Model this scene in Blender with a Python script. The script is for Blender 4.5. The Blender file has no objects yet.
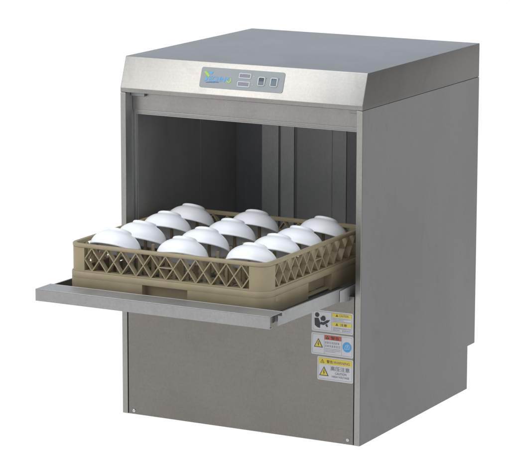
import bpy, bmesh, math, random
from mathutils import Vector, Matrix
random.seed(7)
sc = bpy.context.scene
COL = sc.collection
R = math.radians

# ------------------------------------------------------------------ dimensions (metres)
W, D, H = 0.600, 0.6173, 0.7388          # body width, depth, height to the hood lip
LIP, BEV_H, BEV_D = 0.0105, 0.0684, 0.0251
NOTCH_Z, NOTCH_D = 0.1048, 0.0407
POST = 0.0136
TOP = H + LIP + BEV_H

# ------------------------------------------------------------------ materials
def new_mat(name):
    m = bpy.data.materials.new(name); m.use_nodes = True
    nt = m.node_tree
    return m, nt, nt.nodes['Principled BSDF']

def node(nt, t, **kw):
    n = nt.nodes.new(t)
    for k, v in kw.items():
        if k in n.inputs.keys(): n.inputs[k].default_value = v
        else: setattr(n, k, v)
    return n

def steel(name, base, rough=0.3, brush='x', mottle=0.10, tint2=None, bump=0.015, drift=0.09):
    m, nt, b = new_mat(name)
    L = nt.links.new
    tc = node(nt, 'ShaderNodeTexCoord')
    mp = node(nt, 'ShaderNodeMapping')
    s = {'x': (4, 420, 420), 'y': (420, 4, 420), 'z': (420, 420, 4)}[brush]
    mp.inputs['Scale'].default_value = s
    L(tc.outputs['Object'], mp.inputs['Vector'])
    fine = node(nt, 'ShaderNodeTexNoise', Scale=1.0, Detail=3.0)
    L(mp.outputs['Vector'], fine.inputs['Vector'])
    mp2 = node(nt, 'ShaderNodeMapping')
    mp2.inputs['Scale'].default_value = (5, 5, 3.2)
    mp2.inputs['Location'].default_value = (random.random()*9, random.random()*9, 0)
    L(tc.outputs['Object'], mp2.inputs['Vector'])
    big = node(nt, 'ShaderNodeTexNoise', Scale=1.7, Detail=5.0, Roughness=0.6, Distortion=0.5)
    L(mp2.outputs['Vector'], big.inputs['Vector'])
    grain = node(nt, 'ShaderNodeTexNoise', Scale=260.0, Detail=2.0)
    L(tc.outputs['Object'], grain.inputs['Vector'])
    # colour: clouded patches, then fine brushed streaks and grain
    cr = node(nt, 'ShaderNodeMapRange')
    cr.inputs['From Min'].default_value = 0.28; cr.inputs['From Max'].default_value = 0.72
    cr.inputs['To Min'].default_value = 1 - mottle; cr.inputs['To Max'].default_value = 1 + mottle
    L(big.outputs['Fac'], cr.inputs['Value'])
    fr = node(nt, 'ShaderNodeMapRange')
    fr.inputs['From Min'].default_value = 0.3; fr.inputs['From Max'].default_value = 0.7
    fr.inputs['To Min'].default_value = 0.975; fr.inputs['To Max'].default_value = 1.025
    L(fine.outputs['Fac'], fr.inputs['Value'])
    gr = node(nt, 'ShaderNodeMapRange')
    gr.inputs['From Min'].default_value = 0.3; gr.inputs['From Max'].default_value = 0.7
    gr.inputs['To Min'].default_value = 0.95; gr.inputs['To Max'].default_value = 1.05
    L(grain.outputs['Fac'], gr.inputs['Value'])
    m1 = node(nt, 'ShaderNodeMath', operation='MULTIPLY'); L(cr.outputs[0], m1.inputs[0]); L(fr.outputs[0], m1.inputs[1])
    m2 = node(nt, 'ShaderNodeMath', operation='MULTIPLY'); L(m1.outputs[0], m2.inputs[0]); L(gr.outputs[0], m2.inputs[1])
    mp3 = node(nt, 'ShaderNodeMapping')
    mp3.inputs['Scale'].default_value = (1.6, 1.6, 1.1)
    mp3.inputs['Location'].default_value = (random.random()*9, random.random()*9, random.random()*9)
    L(tc.outputs['Object'], mp3.inputs['Vector'])
    slow = node(nt, 'ShaderNodeTexNoise', Scale=1.5, Detail=1.0, Distortion=0.3)
    L(mp3.outputs['Vector'], slow.inputs['Vector'])
    sr = node(nt, 'ShaderNodeMapRange')
    sr.inputs['From Min'].default_value = 0.3; sr.inputs['From Max'].default_value = 0.7
    sr.inputs['To Min'].default_value = 1 - drift; sr.inputs['To Max'].default_value = 1 + drift
    L(slow.outputs['Fac'], sr.inputs['Value'])
    m3 = node(nt, 'ShaderNodeMath', operation='MULTIPLY'); L(m2.outputs[0], m3.inputs[0]); L(sr.outputs[0], m3.inputs[1])
    # finger smears: sparse darker patches
    sm = node(nt, 'ShaderNodeTexNoise', Scale=9.0, Detail=4.0, Roughness=0.65, Distortion=1.2)
    L(mp3.outputs['Vector'], sm.inputs['Vector'])
    smr = node(nt, 'ShaderNodeMapRange')
    smr.inputs['From Min'].default_value = 0.58; smr.inputs['From Max'].default_value = 0.74
    smr.inputs['To Min'].default_value = 1.0; smr.inputs['To Max'].default_value = 1.0 - mottle
    L(sm.outputs['Fac'], smr.inputs['Value'])
    m4 = node(nt, 'ShaderNodeMath', operation='MULTIPLY'); L(m3.outputs[0], m4.inputs[0]); L(smr.outputs[0], m4.inputs[1])
    m2 = m4
    mixc = node(nt, 'ShaderNodeMix', data_type='RGBA')
    t2 = tint2 or tuple(c * k for c, k in zip(base, (1.0, 0.985, 0.96)))
    mixc.inputs[6].default_value = (*base, 1); mixc.inputs[7].default_value = (*t2, 1)
    L(big.outputs['Fac'], mixc.inputs[0])
    vm = node(nt, 'ShaderNodeVectorMath', operation='SCALE')
    L(mixc.outputs[2], vm.inputs[0]); L(m2.outputs[0], vm.inputs['Scale'])
    L(vm.outputs[0], b.inputs['Base Color'])
    b.inputs['Metallic'].default_value = 1.0
    rr = node(nt, 'ShaderNodeMapRange')
    rr.inputs['To Min'].default_value = rough - 0.07; rr.inputs['To Max'].default_value = rough + 0.09
    L(big.outputs['Fac'], rr.inputs['Value']); L(rr.outputs[0], b.inputs['Roughness'])
    bp = node(nt, 'ShaderNodeBump', Strength=bump, Distance=0.001)
    L(fine.outputs['Fac'], bp.inputs['Height']); L(bp.outputs[0], b.inputs['Normal'])
    return m

def plain(name, col, rough=0.5, metallic=0.0, spec=0.5, var=0.06, scale=40, coat=0.0):
    m, nt, b = new_mat(name)
    L = nt.links.new
    tc = node(nt, 'ShaderNodeTexCoord')
    nz = node(nt, 'ShaderNodeTexNoise', Scale=scale, Detail=4.0)
    L(tc.outputs['Object'], nz.inputs['Vector'])
    mr = node(nt, 'ShaderNodeMapRange')
    mr.inputs['From Min'].default_value = 0.3; mr.inputs['From Max'].default_value = 0.7
    mr.inputs['To Min'].default_value = 1 - var; mr.inputs['To Max'].default_value = 1 + var
    L(nz.outputs['Fac'], mr.inputs['Value'])
    vm = node(nt, 'ShaderNodeVectorMath', operation='SCALE')
    vm.inputs[0].default_value = col
    L(mr.outputs[0], vm.inputs['Scale']); L(vm.outputs[0], b.inputs['Base Color'])
    b.inputs['Roughness'].default_value = rough
    b.inputs['Metallic'].default_value = metallic
    b.inputs['Specular IOR Level'].default_value = spec
    b.inputs['Coat Weight'].default_value = coat
    b.inputs['Coat Roughness'].default_value = 0.1
    return m

M = {}
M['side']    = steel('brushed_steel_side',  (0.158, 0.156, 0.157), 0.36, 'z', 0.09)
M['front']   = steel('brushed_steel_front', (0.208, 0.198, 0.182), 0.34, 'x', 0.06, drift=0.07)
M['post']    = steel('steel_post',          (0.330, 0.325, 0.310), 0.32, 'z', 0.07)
M['bevel']   = steel('steel_hood_front_lit',    (0.400, 0.391, 0.374), 0.30, 'x', 0.09)  # hood steel lightened to paint in the slope's bright reflection
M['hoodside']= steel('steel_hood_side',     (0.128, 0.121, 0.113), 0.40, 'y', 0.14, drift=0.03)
M['top']     = steel('steel_hood_top_lit',      (0.385, 0.397, 0.407), 0.46, 'x', 0.07, drift=0.03)  # hood steel lightened and blued, sky reflection put into the colour
M['header']  = steel('steel_header',        (0.300, 0.290, 0.280), 0.32, 'x', 0.08)
M['edge']    = steel('steel_folded_edge',   (0.340, 0.340, 0.345), 0.35, 'x', 0.06)
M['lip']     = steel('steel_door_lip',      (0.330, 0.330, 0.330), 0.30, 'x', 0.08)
M['rail']    = steel('steel_door_rail',     (0.280, 0.284, 0.288), 0.32, 'y', 0.16)
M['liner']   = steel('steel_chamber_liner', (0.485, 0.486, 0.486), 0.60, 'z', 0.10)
M['liner_shade'] = steel('steel_chamber_shaded_copy',  (0.310, 0.313, 0.328), 0.60, 'z', 0.10)  # liner steel darkened, dark reflections painted as colour
M['liner_lit'] = steel('steel_chamber_lit_copy', (0.730, 0.730, 0.720), 0.62, 'z', 0.08)  # liner steel lightened, bright reflections painted as colour
M['tray']    = steel('steel_door_tray',     (0.300, 0.305, 0.315), 0.48, 'y', 0.10)
M['liptop']  = steel('steel_door_lip_top_lit',   (0.470, 0.475, 0.480), 0.52, 'x', 0.06)  # lip steel lightened on top against the rack's dark reflection
M['screw']   = steel('screw_steel',         (0.550, 0.550, 0.550), 0.25, 'x', 0.03)
M['gap']     = plain('dark_gap', (0.02, 0.02, 0.02), 0.8, var=0.2)
M['rack']    = plain('beige_rack_plastic', (0.322, 0.264, 0.162), 0.50, var=0.07, scale=30, spec=0.4)
M['bowl']    = plain('white_porcelain', (0.875, 0.88, 0.895), 0.30, var=0.012, scale=18, coat=0.12)
M['panel']   = plain('control_panel_film', (0.268, 0.294, 0.298), 0.42, var=0.03, scale=60)
M['white']   = plain('white_print', (0.50, 0.53, 0.56), 0.5, var=0.02)
M['display'] = plain('display_window', (0.190, 0.180, 0.215), 0.18, var=0.15, scale=300)
M['switch']  = plain('rocker_switch_plastic', (0.110, 0.150, 0.180), 0.28, var=0.1)
M['switch_dk'] = plain('rocker_switch_dark', (0.045, 0.060, 0.085), 0.3, var=0.1)
M['blue']    = plain('logo_blue', (0.085, 0.36, 0.68), 0.5, var=0.02)
M['navy']    = plain('logo_dark_blue', (0.055, 0.17, 0.38), 0.5, var=0.02)
M['green']   = plain('logo_green', (0.33, 0.55, 0.07), 0.5, var=0.02)
M['paper']   = plain('sticker_white', (0.53, 0.53, 0.55), 0.4, var=0.03, scale=80)
M['line']    = plain('sticker_grey_line', (0.26, 0.26, 0.28), 0.5, var=0.03)
M['yellow']  = plain('sticker_yellow', (0.62, 0.50, 0.06), 0.4, var=0.03)
M['red']     = plain('sticker_red', (0.42, 0.085, 0.055), 0.4, var=0.03)
M['ink']     = plain('sticker_ink', (0.025, 0.028, 0.03), 0.5, var=0.05)
M['greyink'] = plain('sticker_grey_ink', (0.14, 0.14, 0.17), 0.5, var=0.05)
M['disc']    = plain('sticker_blue', (0.055, 0.29, 0.60), 0.4, var=0.03)
M['pale']    = plain('sticker_pale_blue', (0.40, 0.58, 0.75), 0.4, var=0.03)

# ------------------------------------------------------------------ object helpers
WL = {}
def wloc(o): return WL.get(o.name, Vector((0, 0, 0)))

def empty(name, loc, label, cat, group=None):
    o = bpy.data.objects.new(name, None); COL.objects.link(o)
    o.location = loc; o.empty_display_size = 0.05
    o['label'] = label; o['category'] = cat
    if group: o['group'] = group
    WL[o.name] = Vector(loc)
    return o

def obj(name, bm, mats, parent=None, label=None, smooth=None):
    """link ONE mesh object, its origin at the middle of its own box"""
    if not isinstance(mats, (list, tuple)): mats = [mats]
    bmesh.ops.recalc_face_normals(bm, faces=bm.faces[:])
    lo = Vector((min(v.co[i] for v in bm.verts) for i in range(3)))
    hi = Vector((max(v.co[i] for v in bm.verts) for i in range(3)))
    c = (lo + hi) / 2
    bmesh.ops.translate(bm, verts=bm.verts[:], vec=-c)
    me = bpy.data.meshes.new(name); 
    if smooth is not None:
        for f in bm.faces: f.smooth = True
        for e in bm.edges:
            if len(e.link_faces) == 2 and e.calc_face_angle(0) > smooth: e.smooth = False
    bm.to_mesh(me); bm.free()
    for m in mats: me.materials.append(M[m] if isinstance(m, str) else m)
    o = bpy.data.objects.new(name, me); COL.objects.link(o)
    if parent is not None:
        o.parent = parent; o.location = c - wloc(parent)
    else: o.location = c
    WL[o.name] = c
    if label: o['label'] = label
    return o

def box(bm, x0, x1, y0, y1, z0, z1, mi=0, bev=0.0, seg=2):
    b = bmesh.new()
    bmesh.ops.create_cube(b, size=1.0)
    for v in b.verts:
        v.co = Vector((x0 + (v.co.x + .5) * (x1 - x0), y0 + (v.co.y + .5) * (y1 - y0), z0 + (v.co.z + .5) * (z1 - z0)))
    if bev: bmesh.ops.bevel(b, geom=b.edges[:], offset=bev, segments=seg, affect='EDGES', profile=0.5)
    merge(bm, b, mi)

def merge(bm, b, mi=None):
    mp = {}
    for v in b.verts: mp[v] = bm.verts.new(v.co)
    for f in b.faces:
        try:
            nf = bm.faces.new([mp[v] for v in f.verts])
            nf.material_index = f.material_index if mi is None else mi
            nf.smooth = f.smooth
        except ValueError: pass
    b.free()

def prism(bm, pts, fn, d0, d1, mi=0, bev=0.0):
    """polygon pts (u,v) -> fn(u,v,d), extruded from depth d0 to d1"""
    b = bmesh.new()
    a = [b.verts.new(fn(u, v, d0)) for u, v in pts]
    c = [b.verts.new(fn(u, v, d1)) for u, v in pts]
    n = len(pts)
    b.faces.new(a[::-1]); b.faces.new(c)
    for i in range(n): b.faces.new((a[i], a[(i+1) % n], c[(i+1) % n], c[i]))
    bmesh.ops.recalc_face_normals(b, faces=b.faces[:])
    if bev: bmesh.ops.bevel(b, geom=b.edges[:], offset=bev, segments=2, affect='EDGES', profile=0.5)
    merge(bm, b, mi)

def rrect(x0, x1, y0, y1, r, n=5):
    out = []
    for cx, cy, a0 in ((x1-r, y0+r, -90), (x1-r, y1-r, 0), (x0+r, y1-r, 90), (x0+r, y0+r, 180)):
        for k in range(n+1):
            a = R(a0 + 90*k/n); out.append((cx + r*math.cos(a), cy + r*math.sin(a)))
    return out

def lathe(bm, prof, n=48, mi=0, cx=0, cy=0):
    rings = []
    for r, z in prof:
        if r < 1e-6: rings.append([bm.verts.new((cx, cy, z))])
        else: rings.append([bm.verts.new((cx + r*math.cos(2*math.pi*k/n), cy + r*math.sin(2*math.pi*k/n), z)) for k in range(n)])
    for a, b in zip(rings, rings[1:]):
        for k in range(n):
            k2 = (k+1) % n
            if len(a) == 1 and len(b) == 1: continue
            if len(a) == 1: f = bm.faces.new((a[0], b[k], b[k2]))
            elif len(b) == 1: f = bm.faces.new((a[k], a[k2], b[0]))
            else: f = bm.faces.new((a[k], a[k2], b[k2], b[k]))
            f.material_index = mi

_dg = None
def text(bm, s, fn, u0, v0, w, h, d=0.0, mi=0, shear=0.0, bold=0.0):
    """lettering as flat mesh fitted into the box (u0,v0,w,h) of a face frame fn"""
    cu = bpy.data.curves.new('lettering', 'FONT'); cu.body = s; cu.resolution_u = 3
    cu.shear = shear; cu.offset = bold
    t = bpy.data.objects.new('lettering', cu); COL.objects.link(t)
    bpy.context.view_layer.update()
    me = t.evaluated_get(bpy.context.evaluated_depsgraph_get()).to_mesh()
    vs = [v.co.copy() for v in me.vertices]; fs = [tuple(p.vertices) for p in me.polygons]
    t.to_mesh_clear()
    bpy.data.objects.remove(t); bpy.data.curves.remove(cu)
    if not vs: return
    xa, xb = min(v.x for v in vs), max(v.x for v in vs); ya, yb = min(v.y for v in vs), max(v.y for v in vs)
    nv = [bm.verts.new(fn(u0 + (v.x-xa)/(xb-xa)*w, v0 + (v.y-ya)/(yb-ya)*h, d)) for v in vs]
    for f in fs:
        try: bm.faces.new([nv[i] for i in f]).material_index = mi
        except ValueError: pass

def flat(bm, pts, fn, d, mi=0):
    bm.faces.new([bm.verts.new(fn(u, v, d)) for u, v in pts]).material_index = mi

def rect(u0, u1, v0, v1): return [(u0, v0), (u1, v0), (u1, v1), (u0, v1)]

# ------------------------------------------------------------------ setting
fl, nt, b = new_mat('glowing_white_sweep')
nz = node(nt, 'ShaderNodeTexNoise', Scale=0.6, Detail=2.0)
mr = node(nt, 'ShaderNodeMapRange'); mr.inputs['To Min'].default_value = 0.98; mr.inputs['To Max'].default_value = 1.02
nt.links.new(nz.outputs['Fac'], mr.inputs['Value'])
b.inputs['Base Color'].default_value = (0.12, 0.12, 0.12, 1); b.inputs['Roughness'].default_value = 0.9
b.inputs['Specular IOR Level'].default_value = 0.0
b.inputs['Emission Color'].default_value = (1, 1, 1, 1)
nt.links.new(mr.outputs[0], b.inputs['Emission Strength'])  # the floor itself glows, so that no shadow shows on it
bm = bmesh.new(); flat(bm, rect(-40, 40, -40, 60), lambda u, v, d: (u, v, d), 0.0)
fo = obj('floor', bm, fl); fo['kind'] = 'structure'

# ------------------------------------------------------------------ the dishwasher
dw = empty('dishwasher', (W/2, D/2, 0), 'stainless steel undercounter dishwasher with its front door folded down and a sloping control hood', 'dishwasher')

# side panels: one bent sheet each (side with rear notch + narrow front return)
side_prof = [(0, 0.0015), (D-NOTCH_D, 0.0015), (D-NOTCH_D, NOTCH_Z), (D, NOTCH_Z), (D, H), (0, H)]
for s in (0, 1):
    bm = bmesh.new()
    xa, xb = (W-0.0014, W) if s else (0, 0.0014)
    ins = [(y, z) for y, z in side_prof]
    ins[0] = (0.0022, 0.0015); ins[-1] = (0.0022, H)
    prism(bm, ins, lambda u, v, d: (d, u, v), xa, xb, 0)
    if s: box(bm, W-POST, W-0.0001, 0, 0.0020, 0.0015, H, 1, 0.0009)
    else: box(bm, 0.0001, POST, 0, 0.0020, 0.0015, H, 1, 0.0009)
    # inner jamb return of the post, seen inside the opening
    if s: box(bm, W-POST, W-POST+0.0012, 0.0021, 0.036, 0.335, H-0.001, 3)  # right jamb in lightened steel, so the hinge reflects less dark
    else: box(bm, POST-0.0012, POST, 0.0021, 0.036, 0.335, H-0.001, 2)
    obj('side_panel', bm, ['side', 'post', 'liner', 'liner_lit'], dw)

# back panel and base pan
bm = bmesh.new()
box(bm, 0.002, W-0.002, D-0.004, D-0.002, NOTCH_Z+0.002, H-0.002)
box(bm, 0.002, W-0.002, D-NOTCH_D-0.003, D-NOTCH_D-0.001, 0.002, NOTCH_Z)
box(bm, 0.002, W-0.002, D-NOTCH_D, D-0.0045, NOTCH_Z, NOTCH_Z+0.0015)
obj('back_panel', bm, 'side', dw)
bm = bmesh.new(); box(bm, 0.002, W-0.002, 0.006, D-NOTCH_D-0.004, 0.006, 0.008); obj('base_pan', bm, 'gap', dw)

# lower front panel, set slightly back between the posts
bm = bmesh.new()
box(bm, 0.0158, W-0.0160, 0.0008, 0.0026, 0.0018, 0.333, 0, 0.0007)
box(bm, POST-0.001, W-POST+0.001, 0.0030, 0.0042, 0.0013, 0.333, 1)
fp = obj('front_panel', bm, ['front', 'gap'], dw)
for sx, sz in ((0.0299, 0.0100), (0.5715, 0.0125)):
    bm = bmesh.new()
    b2 = bmesh.new(); lathe(b2, [(0.0042, 0.0), (0.0042, 0.0006), (0.0036, 0.0018), (0.0022, 0.0026), (0, 0.0029)], 20)
    for v in b2.verts: v.co = Vector((sx + v.co.x, 0.0008 - v.co.z, sz + v.co.y))
    merge(bm, b2, 0)
    box(bm, sx-0.0016, sx+0.0016, -0.00225, -0.0021, sz-0.0003, sz+0.0003, 1)
    obj('screw', bm, ['screw', 'gap'], fp)

# hood (lid): bevelled front over a narrow lip
prof = [(0.0, H+0.0006), (D, H+0.0006), (D, TOP), (BEV_D, TOP), (0, H+LIP)]
b = bmesh.new()
A = [b.verts.new((0, y, z)) for y, z in prof]; Bv = [b.verts.new((W, y, z)) for y, z in prof]
b.faces.new(A[::-1]).material_index = 1; b.faces.new(Bv).material_index = 1
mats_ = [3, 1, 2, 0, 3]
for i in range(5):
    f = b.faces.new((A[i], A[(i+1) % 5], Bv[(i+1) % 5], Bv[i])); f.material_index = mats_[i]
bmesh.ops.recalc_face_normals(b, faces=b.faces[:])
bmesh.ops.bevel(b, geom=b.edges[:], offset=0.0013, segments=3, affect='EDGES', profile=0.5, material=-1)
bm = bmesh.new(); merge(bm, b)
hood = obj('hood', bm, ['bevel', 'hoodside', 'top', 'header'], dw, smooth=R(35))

bm = bmesh.new(); box(bm, 0.002, W-0.002, 0.034, D-0.0022, H-0.0035, H+0.0030); obj('hood_gap_blocker', bm, 'gap', dw)  # added filler, stops light showing through the gap under the hood
# header strip behind the hood lip, with folded lower edge
bm = bmesh.new()
box(bm, 0.0145, W-0.0150, 0.0300, 0.0316, 0.6975, H, 0)
box(bm, 0.0245, W-0.0150, 0.0262, 0.0318, 0.6960, 0.6976, 1, 0.0006)
box(bm, 0.0245, W-0.0150, 0.0290, 0.0312, 0.6900, 0.6958, 0)
box(bm, 0.0245, W-0.0150, 0.0262, 0.0318, 0.6884, 0.6899, 1, 0.0006)
hd = obj('header_panel', bm, ['header', 'edge'], dw)
for xa, xb in ((0.0150, 0.0500), (W-0.0400, W-0.0150)):
    bm = bmesh.new(); box(bm, xa, xb, 0.0200, 0.0298, 0.7290, H-0.0008, 0, 0.0015)  # plain darker block in the header's upper corner
    obj('corner_block', bm, 'tray', hd)

# wash chamber liner
ch = None
bm = bmesh.new()
x0, x1, yb = 0.0205, W-0.0205, 0.500
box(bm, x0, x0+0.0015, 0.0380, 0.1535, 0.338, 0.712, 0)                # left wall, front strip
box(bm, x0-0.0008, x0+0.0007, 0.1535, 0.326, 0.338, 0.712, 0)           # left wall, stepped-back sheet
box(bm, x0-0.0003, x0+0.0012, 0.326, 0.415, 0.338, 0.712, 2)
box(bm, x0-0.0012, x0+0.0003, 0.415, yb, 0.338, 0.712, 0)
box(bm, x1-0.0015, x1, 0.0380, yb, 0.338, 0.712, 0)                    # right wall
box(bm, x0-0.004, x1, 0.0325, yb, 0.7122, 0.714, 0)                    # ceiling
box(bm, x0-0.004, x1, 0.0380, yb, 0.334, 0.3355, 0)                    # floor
liner = obj('wash_chamber', bm, ['liner', 'liner_shade', 'liner'], dw)
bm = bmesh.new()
box(bm, x0-0.004, 0.092, yb+0.0010, yb+0.0025, 0.338, 0.712, 1)  # dark and light strips from here on imitate reflections in the wall
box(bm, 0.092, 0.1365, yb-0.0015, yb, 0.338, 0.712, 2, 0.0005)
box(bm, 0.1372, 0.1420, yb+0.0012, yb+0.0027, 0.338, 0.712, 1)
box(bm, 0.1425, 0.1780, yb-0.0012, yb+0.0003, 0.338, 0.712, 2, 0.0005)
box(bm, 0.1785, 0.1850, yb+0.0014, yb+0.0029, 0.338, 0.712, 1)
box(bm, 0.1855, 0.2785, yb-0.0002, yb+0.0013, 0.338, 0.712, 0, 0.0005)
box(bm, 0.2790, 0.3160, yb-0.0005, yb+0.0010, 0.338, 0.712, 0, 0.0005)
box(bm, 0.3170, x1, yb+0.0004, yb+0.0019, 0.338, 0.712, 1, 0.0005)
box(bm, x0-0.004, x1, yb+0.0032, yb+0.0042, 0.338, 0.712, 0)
obj('back_wall', bm, ['liner', 'liner_shade', 'liner_lit'], liner)
for s in (0, 1):
    bm = bmesh.new()
    if s: box(bm, W-0.0205, W-POST-0.0002, 0.0345, 0.0375, 0.336, 0.700, 0, 0.0006)
    else: box(bm, POST+0.0003, 0.0205, 0.0345, 0.0375, 0.336, 0.700, 0, 0.0006)
    obj('jamb_strip', bm, 'edge', liner)

# door, folded down: front lip, pan, side rails, hinge plates
door = empty('door', (0.30, -0.18, 0.335), '', '')
for k in ('label', 'category'): del door[k]
door.parent = dw; door.location = Vector((0.30, -0.18, 0.335)) - wloc(dw)
LX0, LX1, LY, LZ = 0.0173, 0.5815, -0.3843, 0.3657
bm = bmesh.new()
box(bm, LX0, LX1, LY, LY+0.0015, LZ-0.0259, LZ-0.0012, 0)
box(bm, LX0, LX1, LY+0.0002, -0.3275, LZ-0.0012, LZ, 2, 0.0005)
box(bm, LX0, LX1, LY-0.0006, LY+0.0016, LZ-0.0010, LZ+0.0006, 1, 0.0007)       # front edge bead, put in for the bright highlight line
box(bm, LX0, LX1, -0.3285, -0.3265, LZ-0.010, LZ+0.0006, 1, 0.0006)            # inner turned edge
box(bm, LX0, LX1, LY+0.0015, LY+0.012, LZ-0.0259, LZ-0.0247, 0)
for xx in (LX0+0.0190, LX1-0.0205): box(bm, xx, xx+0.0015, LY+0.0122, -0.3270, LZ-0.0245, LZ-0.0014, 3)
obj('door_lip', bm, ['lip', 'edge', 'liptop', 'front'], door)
bm = bmesh.new()
box(bm, 0.0165, 0.5675, -0.326, 0.030, 0.3420, 0.3450, 0)
box(bm, 0.0165, 0.5675, -0.3262, -0.3250, 0.3452, 0.3550, 0)
obj('door_pan', bm, 'tray', door)
for s in (0, 1):
    bm = bmesh.new()
    xa, xb = (0.5685, 0.5703) if s else (0.0130, 0.0148)
    n = 14
    pr = [(-0.3262, 0.3340), (-0.040, 0.3290), (0.034, 0.3240), (0.034, 0.3552), (-0.3262, 0.3598)]
    prism(bm, pr, lambda u, v, d: (d, u, v), xa, xb, 0)
    # rolled top edge
    ia, ib = (xa-0.0020, xb+0.0003) if s else (xa-0.0003, xb+0.0020)
    prism(bm, [(-0.3262, 0.3599), (0.034, 0.3553), (0.034, 0.3565), (-0.3262, 0.3611)], lambda u, v, d: (d, u, v), ia, ib, 1, 0.0004)
    r = obj('side_rail', bm, ['rail', 'edge'], door)
    bm = bmesh.new()
    ha, hb = (0.5704, 0.5722) if s else (0.0110, 0.0128)
    prism(bm, [(-0.0430, 0.3285), (0.0320, 0.3180), (0.0320, 0.3545), (-0.0430, 0.3530)], lambda u, v, d: (d, u, v), ha, hb, 0, 0.0006)
    obj('hinge_plate', bm, ['liner'], r)

# control panel on the sloping hood front
e1 = Vector((1, 0, 0)); e2 = Vector((0, BEV_D, BEV_H)); SL = e2.length; e2.normalize(); en = e1.cross(e2); en.normalize()
if en.y > 0: en = -en
BO = Vector((0, 0, H+LIP))
def BF(u, v, d): return BO + e1*u + e2*v + en*d          # metres along the slope
def V(t): return t*SL
bm = bmesh.new()
prism(bm, rrect(0.1984, 0.4050, V(0.203), V(0.833), 0.005, 4), BF, -0.0005, 0.0011, 0, 0.0003)
cp = obj('control_panel', bm, 'panel', dw, 'grey rounded control panel with a blue and green logo, two small displays and two rocker switches')
def frame(bm, u0, u1, v0, v1, t, d0, d1, mi, r=0.002):
    o_ = rrect(u0, u1, v0, v1, r, 3); i_ = rrect(u0+t, u1-t, v0+t, v1-t, max(r-t, 0.0003), 3)
    n = len(o_)
    P = [[bm.verts.new(BF(u, v, d)) for u, v in q] for q, d in ((o_, d0), (o_, d1), (i_, d1), (i_, d0))]
    for a, c in zip(P, P[1:]):
        for k in range(n):
            bm.faces.new((a[k], a[(k+1) % n], c[(k+1) % n], c[k])).material_index = mi
for (u0, u1, v0, v1) in ((0.2936, 0.3232, V(.560), V(.722)), (0.2924, 0.3228, V(.300), V(.470))):
    bm = bmesh.new(); frame(bm, u0, u1, v0, v1, 0.0020, 0.0010, 0.0022, 0)
    flat(bm, rect(u0+0.0018, u1-0.0018, v0+0.0018, v1-0.0018), BF, 0.0015, 1)
    obj('display', bm, ['white', 'display'], cp)
    bm = bmesh.new(); b2 = bmesh.new(); 
    pts = [(u1+0.0068+0.0011*math.cos(a*math.pi/6), (v0+v1)/2+0.0011*math.sin(a*math.pi/6)) for a in range(12)]
    prism(bm, pts, BF, 0.0009, 0.0018, 0); b2.free()
    obj('indicator_light', bm, 'white', cp)
for q, (u0, u1, v0, v1) in enumerate(((0.3415, 0.3590, V(.370), V(.650)), (0.3720, 0.3900, V(.370), V(.650)))):
    bm = bmesh.new(); frame(bm, u0, u1, v0, v1, 0.0022, 0.0010, 0.0030, 0, 0.0040)
    um, vm_ = (u0+u1)/2, (v0+v1)/2
    # rocker: two tilted halves
    a, c = u0+0.0024, u1-0.0024
    lo, hi = v0+0.0024, v1-0.0024
    for (va, vb, da, db, mi) in ((lo, vm_, 0.0042, 0.0028, 1), (vm_, hi, 0.0028, 0.0014, 2 if q == 0 else 1)):
        P = [BF(a, va, da), BF(c, va, da), BF(c, vb, db), BF(a, vb, db)]
        Q = [BF(a, va, 0.0009), BF(c, va, 0.0009), BF(c, vb, 0.0009), BF(a, vb, 0.0009)]
        p_ = [bm.verts.new(x) for x in P]; q_ = [bm.verts.new(x) for x in Q]
        bm.faces.new(p_).material_index = mi
        for k in range(4): bm.faces.new((p_[k], p_[(k+1) % 4], q_[(k+1) % 4], q_[k])).material_index = mi
    obj('rocker_switch', bm, ['white', 'switch', 'switch_dk'], cp)
    bm = bmesh.new(); flat(bm, rect(u1+0.0012, u1+0.0026, v1-0.004, v1-0.001), BF, 0.0014, 0)
    obj('switch_mark', bm, 'navy', cp)
# logo: a leaf-like T of three pieces, then the letters, then a two-coloured ring, then an illegible strapline
bm = bmesh.new()
U0, V0, PX, PY = 0.2053, V(0.690), 0.000243, 0.000220     # one unit = one pixel of the enlarged photograph
def LG(x, y): return (U0 + (x-95)*PX, V0 - (y-98-0.072*(x-95))*PY)
flat(bm, [LG(*p) for p in ((95, 100), (122, 96), (160, 138), (150, 160))], BF, 0.0016, 0)
flat(bm, [LG(*p) for p in ((146, 101), (190, 103), (182, 124), (163, 128))], BF, 0.0016, 1)
flat(bm, [LG(*p) for p in ((126, 155), (146, 166), (138, 188), (112, 198))], BF, 0.0016, 1)
u, v = LG(157, 197); text(bm, 'ECHN', BF, u, v, 172*PX, 52*PY, 0.0016, 1, shear=0.12, bold=0.017)
cx, cy = LG(362, 187)
for k in range(18):
    if k in (4,): continue
    a0, a1 = 2*math.pi*k/18, 2*math.pi*(k+1)/18
    ro, ri, sx = 28*PY, 16*PY, 1.0
    flat(bm, [(cx+ro*sx*math.cos(a0), cy+ro*math.sin(a0)), (cx+ro*sx*math.cos(a1), cy+ro*math.sin(a1)),
              (cx+ri*sx*math.cos(a1), cy+ri*math.sin(a1)), (cx+ri*sx*math.cos(a0), cy+ri*math.sin(a0))], BF, 0.0016, 0 if (k > 9 or k < 3) else 1)
x = 130
for k in range(17):
    w_ = random.choice((5, 6, 7)); u, v = LG(x, 213)
    flat(bm, rect(u, u+w_*PX, v, v+random.choice((8, 10))*PY), BF, 0.0016, 2); x += w_ + 2.2
obj('logo', bm, ['green', 'blue', 'navy'], cp)

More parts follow.
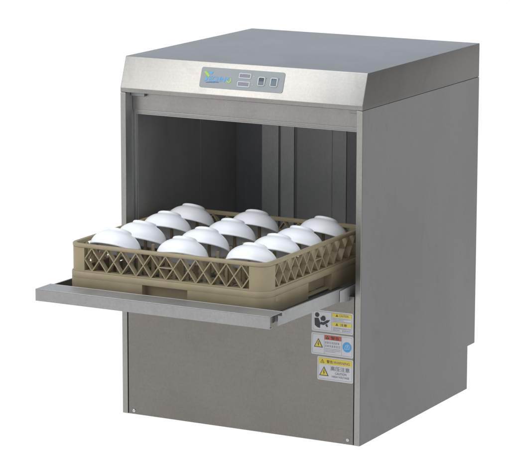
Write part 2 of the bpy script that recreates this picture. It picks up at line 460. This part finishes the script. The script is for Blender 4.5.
# warning stickers on the front panel
def FF(u, v, d): return Vector((u, 0.0008 - d, v))
def dashes(bm, u0, u1, v, h, mi, gap=0.25):
    u = u0
    while u < u1 - h*0.4:
        w_ = min(h*random.uniform(0.7, 1.1), u1-u)
        # a stroke bundle the size of one character
        flat(bm, rect(u, u+w_*0.92, v, v+h*0.16), FF, 0.0009, mi)
        flat(bm, rect(u, u+w_*0.92, v+h*0.60, v+h*0.76), FF, 0.0009, mi)
        if random.random() < .8: flat(bm, rect(u+w_*0.36, u+w_*0.52, v+h*0.165, v+h*0.595), FF, 0.0009, mi)
        u += w_ + h*gap
def tri(bm, cx, v0, s, y=True):
    """yellow warning triangle with dark border and lightning bolt"""
    h = s*0.92
    if y:
        flat(bm, [(cx-s/2, v0), (cx+s/2, v0), (cx, v0+h)], FF, 0.0009, 4)
        flat(bm, [(cx-s*0.39, v0+s*0.07), (cx+s*0.39, v0+s*0.07), (cx, v0+h-s*0.13)], FF, 0.0011, 2)
        flat(bm, [(cx+s*0.03, v0+h*0.72), (cx-s*0.09, v0+h*0.36), (cx+s*0.0, v0+h*0.40), (cx+s*.05, v0+h*0.56)], FF, 0.0013, 4)
        flat(bm, [(cx+s*0.09, v0+h*0.46), (cx+s*0.0, v0+h*0.10), (cx-s*0.03, v0+h*0.36)], FF, 0.0014, 4)
    else:
        flat(bm, [(cx-s/2, v0), (cx+s/2, v0), (cx, v0+h)], FF, 0.0011, 4)
        flat(bm, rect(cx-s*0.05, cx+s*0.05, v0+h*0.2, v0+h*0.6), FF, 0.0013, 2)
SM = ['paper', 'line', 'yellow', 'red', 'ink', 'greyink', 'disc', 'pale']
def sheet(bm, u0, u1, v0, v1):
    prism(bm, rrect(u0, u1, v0, v1, 0.0035, 4), FF, 0.0, 0.0004, 0)
    m = 0.0028; t = 0.0006
    for q in (rect(u0+m, u1-m, v1-m-t, v1-m), rect(u0+m, u1-m, v0+m, v0+m+t), rect(u0+m, u0+m+t, v0+m+t, v1-m-t), rect(u1-m-t, u1-m, v0+m+t, v1-m-t)):
        flat(bm, q, FF, 0.0006, 1)
def circ(cx, cy, rx, ry=None, n=24): 
    ry = ry or rx
    return [(cx+rx*math.cos(2*math.pi*k/n), cy+ry*math.sin(2*math.pi*k/n)) for k in range(n)]
# 1: figure reading, CAUTION
bm = bmesh.new(); u0, u1, v0, v1 = 0.4820, 0.5822, 0.2480, 0.2955; sheet(bm, u0, u1, v0, v1)
flat(bm, rect(0.5300, 0.5306, v0+0.0035, v1-0.0035), FF, 0.0006, 1)
flat(bm, circ(0.4950, 0.2845, 0.0052), FF, 0.0009, 4)
flat(bm, [(0.4885, 0.2770), (0.4985, 0.2775), (0.5020, 0.2690), (0.5025, 0.2625), (0.5020, 0.2555), (0.4960, 0.2568), (0.4895, 0.2610)], FF, 0.0009, 4)
flat(bm, [(0.5015, 0.2640), (0.5110, 0.2630), (0.5225, 0.2700), (0.5265, 0.2755), (0.5180, 0.2742), (0.5095, 0.2688), (0.5040, 0.2700)], FF, 0.0010, 4)
flat(bm, circ(0.5105, 0.2778, 0.0052, 0.0058), FF, 0.0012, 4)
flat(bm, [(0.5030, 0.2790), (0.5060, 0.2800), (0.5080, 0.2730), (0.5050, 0.2725)], FF, 0.0013, 4)
flat(bm, [(0.5150, 0.2640), (0.5190, 0.2665), (0.5215, 0.2600), (0.5190, 0.2592)], FF, 0.0014, 4)
for va, vb in ((0.2835, 0.2920), (0.2635, 0.2718)):
    flat(bm, rect(0.5315, 0.5785, va, vb), FF, 0.0007, 2)
    tri(bm, 0.5430, va+0.0016, 0.0058, False)
text(bm, 'CAUTION', FF, 0.5490, 0.2856, 0.0220, 0.0044, 0.0010, 5)
text(bm, '注意', FF, 0.5510, 0.2648, 0.0165, 0.0056, 0.0010, 4)
dashes(bm, 0.5325, 0.5770, 0.2800, 0.0018, 5); dashes(bm, 0.5325, 0.5600, 0.2768, 0.0018, 5); dashes(bm, 0.5325, 0.5780, 0.2735, 0.0018, 5)
dashes(bm, 0.5335, 0.5770, 0.2580, 0.0030, 5); dashes(bm, 0.5335, 0.5500, 0.2535, 0.0030, 5); dashes(bm, 0.5560, 0.5770, 0.2535, 0.0030, 5)
obj('warning_sticker', bm, SM, dw, 'white caution sticker with a black figure reading a book, topmost of the three')
# 2: bolt triangle, red header, blue disc
bm = bmesh.new(); u0, u1, v0, v1 = 0.4812, 0.5832, 0.1960, 0.2445; sheet(bm, u0, u1, v0, v1)
for uu in (0.5125, 0.5545): flat(bm, rect(uu, uu+0.0006, v0+0.0035, v1-0.0035), FF, 0.0006, 1)
tri(bm, 0.4985, 0.2125, 0.0215)
flat(bm, rect(0.5135, 0.5540, 0.2312, 0.2412), FF, 0.0007, 3)
tri(bm, 0.5205, 0.2328, 0.0075, False)
text(bm, '警告', FF, 0.5290, 0.2325, 0.0195, 0.0072, 0.0010, 4)
dashes(bm, 0.5150, 0.5525, 0.2230, 0.0046, 5); dashes(bm, 0.5150, 0.5525, 0.2155, 0.0046, 5)
dashes(bm, 0.5150, 0.5525, 0.2105, 0.0017, 5); dashes(bm, 0.5150, 0.5525, 0.2072, 0.0017, 5); dashes(bm, 0.5150, 0.5400, 0.2040, 0.0017, 5)
flat(bm, circ(0.5680, 0.2195, 0.0108, 0.0112, 32), FF, 0.0007, 6)
for q in ([(0.5618, 0.2150), (0.5627, 0.2146), (0.5652, 0.2240), (0.5643, 0.2244)], [(0.5645, 0.2236), (0.5725, 0.2250), (0.5723, 0.2259), (0.5643, 0.2246)], [(0.5720, 0.2250), (0.5728, 0.2252), (0.5748, 0.2168), (0.5740, 0.2164)],
          [(0.5622, 0.2140), (0.5740, 0.2156), (0.5738, 0.2164), (0.5620, 0.2148)], [(0.5655, 0.2210), (0.5660, 0.2217), (0.5718, 0.2176), (0.5712, 0.2170)], [(0.5660, 0.2166), (0.5667, 0.2162), (0.5712, 0.2226), (0.5705, 0.2231)], circ(0.5690, 0.2222, 0.0011, n=8)):
    flat(bm, q, FF, 0.0009, 7)
obj('warning_sticker', bm, SM, dw, 'white warning sticker with a red header and a blue disc, middle of the three')
# 3: high voltage
bm = bmesh.new(); u0, u1, v0, v1 = 0.4962, 0.5832, 0.1400, 0.1925; sheet(bm, u0, u1, v0, v1)
flat(bm, rect(0.4993, 0.5801, 0.1762, 0.1895), FF, 0.0007, 2)
b_ = 0.5085
flat(bm, [(b_-0.0048, 0.1785), (b_+0.0048, 0.1785), (b_, 0.1872)], FF, 0.0009, 4)
flat(bm, [(b_-0.0033, 0.1794), (b_+0.0033, 0.1794), (b_, 0.1855)], FF, 0.0011, 2)
flat(bm, rect(b_-0.0004, b_+0.0004, 0.1802, 0.1835), FF, 0.0013, 4)
text(bm, '警告', FF, 0.5190, 0.1788, 0.0150, 0.0070, 0.0010, 4)
text(bm, 'WARNING', FF, 0.5352, 0.1792, 0.0400, 0.0060, 0.0010, 5)
tri(bm, 0.5125, 0.1500, 0.0225)
text(bm, '高压注意', FF, 0.5285, 0.1632, 0.0460, 0.0098, 0.0010, 5)
text(bm, 'CAUTION', FF, 0.5395, 0.1552, 0.0275, 0.0052, 0.0010, 5)
text(bm, 'HIGH VOLTAGE', FF, 0.5320, 0.1480, 0.0420, 0.0045, 0.0010, 5)
obj('warning_sticker', bm, SM, dw, 'white high voltage sticker with a yellow header, lowest of the three')

# ------------------------------------------------------------------ the dish rack
RX0, RX1, RY0, RY1 = 0.050, 0.533, -0.307, 0.176
ZB, ZS, ZR = 0.3453, 0.3955, 0.4560
RC = Vector(((RX0+RX1)/2, (RY0+RY1)/2, 0)); HW = (RX1-RX0)/2
rack = empty('dish_rack', (RC.x, RC.y, ZB), 'square beige plastic dish rack with diamond lattice sides standing on the open door', 'dish rack')
CR = 0.030
def corner_path(q, s0, s1, off, n=8):
    """piece of the rounded square from s0 on one side through corner q to s1 on the next, offset inward; s = distance from the side's middle"""
    h, r = HW-off, max(CR-off, 0.003)
    pts = [(s0, -h)]
    pts += [(h-r+r*math.cos(R(a)), -h+r+r*math.sin(R(a))) for a in [-90+90*k/n for k in range(n+1)]]
    pts += [(h, -s1)]
    ca, sa = math.cos(math.pi/2*q), math.sin(math.pi/2*q)
    return [(RC.x+x*ca-y*sa, RC.y+x*sa+y*ca) for x, y in pts]
def sweep(bm, paths, zs, closed, mi=0):
    """paths: list of equally long point lists, one per profile corner; zs: their heights"""
    n = len(paths[0]); m = len(paths)
    vs = [[bm.verts.new((x, y, z)) for x, y in p] for p, z in zip(paths, zs)]
    for j in range(m):
        a, c = vs[j], vs[(j+1) % m]
        for k in range(n if closed else n-1):
            bm.faces.new((a[k], a[(k+1) % n], c[(k+1) % n], c[k])).material_index = mi
    if not closed:
        bm.faces.new([v[0] for v in vs]); bm.faces.new([v[-1] for v in vs][::-1])
def ring(bm, prof):
    ps, zs = [], []
    for off, z in prof:
        p = []
        for q in range(4): p += corner_path(q, 0.0, 0.05, off)[:-1]
        ps.append(p); zs.append(z)
    sweep(bm, ps, zs, True)
def piece(bm, q, s0, s1, prof):
    sweep(bm, [corner_path(q, s0, s1, o) for o, z in prof], [z for o, z in prof], False)

bm = bmesh.new()
ring(bm, [(0.0020, ZR-0.0085), (0.0005, ZR-0.0070), (0.0000, ZR-0.0020), (0.0016, ZR-0.0003), (0.0040, ZR), (0.0080, ZR), (0.0096, ZR-0.0010), (0.0100, ZR-0.0040), (0.0100, ZR-0.0085)])
obj('rim', bm, 'rack', rack, smooth=R(50))
# base band with hand grips
GW, ZG = 0.055, 0.3820
bm = bmesh.new()
ring(bm, [(-0.0015, ZG+0.0001), (-0.0022, ZG+0.003), (-0.0022, ZS-0.0022), (-0.0010, ZS-0.0004), (0.0006, ZS), (0.0120, ZS), (0.0120, ZG+0.0001)])
for q in range(4):
    piece(bm, q, GW, GW, [(-0.0004, ZB), (-0.0020, ZB+0.002), (-0.0022, ZG), (0.0040, ZG), (0.0040, ZB)])
band = obj('base_band', bm, 'rack', rack, smooth=R(40))
for q in range(4):
    bm = bmesh.new(); ca, sa = math.cos(math.pi/2*q), math.sin(math.pi/2*q)
    def QF(u, v, d, ca=ca, sa=sa):      # u along the side, d inward from its face
        x, y = u, -HW+d
        return Vector((RC.x+x*ca-y*sa, RC.y+x*sa+y*ca, v))
    prism(bm, rect(-GW-0.001, GW+0.001, ZB+0.0085, ZG), QF, 0.0165, 0.0185)
    for e in (-1, 1): prism(bm, rect(e*GW-0.001, e*GW+0.001, ZB+0.0005, ZG), QF, 0.0041, 0.0164)
    obj('hand_grip', bm, 'rack', band)
# worn maker's mark moulded near the front right corner, too faint to read
bm = bmesh.new()
prism(bm, [(RY0+0.0345+a, 0.3695+b_) for a, b_ in rrect(0, 0.024, 0, 0.0125, 0.003, 3)], lambda u, v, d: Vector((d, u, v)), RX1+0.0015, RX1+0.0027, 0, 0.0003)
obj('moulded_mark', bm, 'rack', band)
# corner posts and lattice sides
LH = 0.200; NC = 11; CW = 2*LH/NC; ZW0, ZW1 = ZS+0.0035, ZR-0.0085
for q in range(4):
    bm = bmesh.new()
    piece(bm, q, LH, LH, [(0.0012, ZS+0.0001), (0.0012, ZR-0.0086), (0.0160, ZR-0.0086), (0.0160, ZS+0.0001)])
    obj('corner_post', bm, 'rack', rack, smooth=R(40))
for q in range(4):
    bm = bmesh.new(); ca, sa = math.cos(math.pi/2*q), math.sin(math.pi/2*q)
    def QF(u, v, d, ca=ca, sa=sa):
        x, y = u, -HW+d
        return Vector((RC.x+x*ca-y*sa, RC.y+x*sa+y*ca, v))
    prism(bm, rect(-LH+0.0002, LH-0.0002, ZS+0.0002, ZW0), QF, 0.0014, 0.0155)
    h = ZW1-ZW0; nodes = [-LH+CW*(k+0.5) for k in range(NC)]
    T = 0.00115; D0, D1 = 0.0022, 0.0150
    L_ = math.hypot(CW, h); nx, nz_ = h/L_*T, CW/L_*T
    j = 0
    def bar(ua, va, ub, vb):
        global _j
        du, dv = ub-ua, vb-va; l = math.hypot(du, dv); px, pz = -dv/l*T, du/l*T
        e = 0.00007*(1 if du > 0 else -1)
        prism(bm, [(ua+px, va+pz), (ub+px, vb+pz), (ub-px, vb-pz), (ua-px, va-pz)], QF, D0+e*(1 if dv > 0 else -1)+(0.00004 if dv > 0 else 0), D1+(0.0002 if dv > 0 else 0))
    for a, c in zip(nodes, nodes[1:]):
        bar(a, ZW0-.0005, c, ZW1+.0005); bar(a, ZW1+.0005, c, ZW0-.0005)
    zm = (ZW0+ZW1)/2
    for e, a in ((-1, nodes[0]), (1, nodes[-1])):
        bar(a, ZW0-.0005, a+e*CW/2, zm); bar(a, ZW1+.0005, a+e*CW/2, zm)
    prism(bm, rect(-CW/2, CW/2, zm-T, zm+T), QF, D0+0.0003, D1-0.0003)
    obj('lattice_side', bm, 'rack', rack)
# open base grid
bm = bmesh.new()
PXs = [RC.x + (k-4)*0.0533 for k in range(9)]
BYC = RC.y - 0.001
PYs = [BYC - 0.0213 + (k-2.5)*0.0575 for k in range(7)]
xa, xb, ya, yb_ = RX0+0.0125, RX1-0.0125, RY0+0.0125, RY1-0.0125
for y in PYs: box(bm, xa, xb, y-0.0020, y+0.0020, ZB+0.0040, ZB+0.0090)
for x in PXs: box(bm, x-0.0020, x+0.0020, ya, yb_, ZB+0.0045, ZB+0.0086)
for a in (xa-0.008, xb): box(bm, a, a+0.008, ya-0.008, yb_+0.008, ZB+0.0036, ZB+0.0084)
for a in (ya-0.008, yb_): box(bm, xa, xb, a, a+0.008, ZB+0.0034, ZB+0.0082)
obj('base_grid', bm, 'rack', rack)
# pegs
first = None
for x in PXs:
    for y in PYs:
        if first is None:
            bm = bmesh.new()
            prism(bm, rrect(-0.0042, 0.0042, -0.0030, 0.0030, 0.0012, 2), lambda u, v, d: Vector((x+u*(1-0.25*d), y+v*(1-0.25*d), ZB+0.0091+d*0.087)), 0, 1, 0)
            first = obj('peg', bm, 'rack', rack)
            base = first.location.copy() - Vector((x, y, 0))
        else:
            p = first.copy(); COL.objects.link(p); p.parent = rack
            p.location = base + Vector((x, y, 0))

# ------------------------------------------------------------------ bowls
outer = [(0.0545, 0.0003), (0.0563, 0.0), (0.0575, 0.0010), (0.0576, 0.0028), (0.0567, 0.0045), (0.0561, 0.0080), (0.0549, 0.0140), (0.0524, 0.0210),
         (0.0482, 0.0285), (0.0430, 0.0345), (0.0378, 0.0390), (0.0330, 0.0420), (0.0292, 0.0438), (0.0275, 0.0448), (0.0267, 0.0464), (0.0262, 0.0496), (0.0248, 0.0512),
         (0.0226, 0.0512), (0.0215, 0.0500), (0.0207, 0.0466), (0.0120, 0.0458), (0.0, 0.0456)]
inner = [(0.0, 0.0420), (0.0150, 0.0418), (0.0270, 0.0398), (0.0360, 0.0355), (0.0432, 0.0298), (0.0482, 0.0225), (0.0512, 0.0145), (0.0529, 0.0075), (0.0537, 0.0025), (0.0545, 0.0003)]
BH = 0.88                                  # shallow bowls
bm = bmesh.new(); lathe(bm, [(r_, z_*BH) for r_, z_ in outer + inner], 72)
bmesh.ops.remove_doubles(bm, verts=bm.verts[:], dist=0.00005)
bmesh.ops.recalc_face_normals(bm, faces=bm.faces[:])
me = bpy.data.meshes.new('bowl')
for f in bm.faces: f.smooth = True
bm.to_mesh(me); bm.free(); me.materials.append(M['bowl'])
cols = [RC.x-0.1599, RC.x, RC.x+0.1599+0.0115]
rows = [BYC + (k-1.5)*0.115 for k in range(4)]
cn = ['left column', 'middle column', 'right column']; rn = ['frontmost', 'second from the front', 'third from the front', 'rearmost']
for i, x in enumerate(cols):
    for k, y in enumerate(rows):
        o = bpy.data.objects.new('bowl', me); COL.objects.link(o)
        nrm = Vector((-0.015 + random.uniform(-.05, .05), 0.425 + random.uniform(-.07, .03), 0.872)).normalized()
        o.rotation_euler = nrm.to_track_quat('Z', 'Y').to_euler()
        o.location = Vector((x + random.uniform(-.003, .003), y + random.uniform(-.003, .003) + (0.0165 if k == 0 else 0.003 if k == 1 else 0), (0.4725 if k == 0 else 0.4750) + random.uniform(-.0015, .0015))) - nrm*0.0512*BH
        o['label'] = 'white upside-down bowl, %s in the %s of the beige dish rack' % (rn[k], cn[i])
        o['category'] = 'bowl'; o['group'] = 'upturned white bowls in the dish rack'

# ------------------------------------------------------------------ light
w = bpy.data.worlds.new('World'); sc.world = w; w.use_nodes = True
nt = w.node_tree; L = nt.links.new
bg = nt.nodes['Background']
tc = node(nt, 'ShaderNodeTexCoord'); sx = node(nt, 'ShaderNodeSeparateXYZ'); L(tc.outputs['Generated'], sx.inputs[0])
ramp = node(nt, 'ShaderNodeValToRGB'); L(sx.outputs['Z'], ramp.inputs[0])
e = ramp.color_ramp.elements
e[0].position = 0.0; e[0].color = (0.58, 0.61, 0.65, 1)
e[1].position = 1.0; e[1].color = (0.72, 0.77, 0.84, 1)
L(ramp.outputs[0], bg.inputs['Color']); bg.inputs['Strength'].default_value = 1.0

def area(name, loc, target, size, energy, col=(1, 1, 1), size_y=None):
    l = bpy.data.lights.new(name, 'AREA'); l.energy = energy; l.color = col; l.size = size
    if size_y: l.shape = 'RECTANGLE'; l.size_y = size_y
    o = bpy.data.objects.new(name, l); COL.objects.link(o); o.location = loc
    o.rotation_euler = (Vector(target)-Vector(loc)).to_track_quat('-Z', 'Y').to_euler()
    return o
area('added_front_fill', (-1.38, -2.40, 2.15), (0.3, 0, 0.7), 2.2, 31, (1, 0.985, 0.95))  # added lamp, placed for the sloping hood front to reflect
area('added_top_fill', (0.2, -0.9, 3.0), (0.3, 0, 0.4), 2.0, 22, (0.93, 0.96, 1.0))  # added overhead fill lamp, no such source known

# ------------------------------------------------------------------ camera
cam = bpy.data.cameras.new('camera'); co = bpy.data.objects.new('camera', cam); COL.objects.link(co)
cam.sensor_fit = 'HORIZONTAL'; cam.sensor_width = 36; cam.lens = 191.145; cam.clip_end = 500; cam.clip_start = 0.1
yaw, pitch, roll = 0.4926, 0.1925, 0.0018
cy_, sy_, cp_, sp_ = math.cos(yaw), math.sin(yaw), math.cos(pitch), math.sin(pitch)
f = Vector((-sy_*cp_, cy_*cp_, -sp_)); r = Vector((cy_, sy_, 0)); u = r.cross(f)
c, s = math.cos(roll), math.sin(roll)
r2, u2 = c*r + s*u, -s*r + c*u
co.matrix_world = Matrix(((r2.x, u2.x, -f.x, 3.0928), (r2.y, u2.y, -f.y, -5.1265), (r2.z, u2.z, -f.z, 1.5929), (0, 0, 0, 1)))
sc.camera = co
sc.view_settings.view_transform = 'Standard'; sc.view_settings.look = 'None'; sc.view_settings.exposure = 0
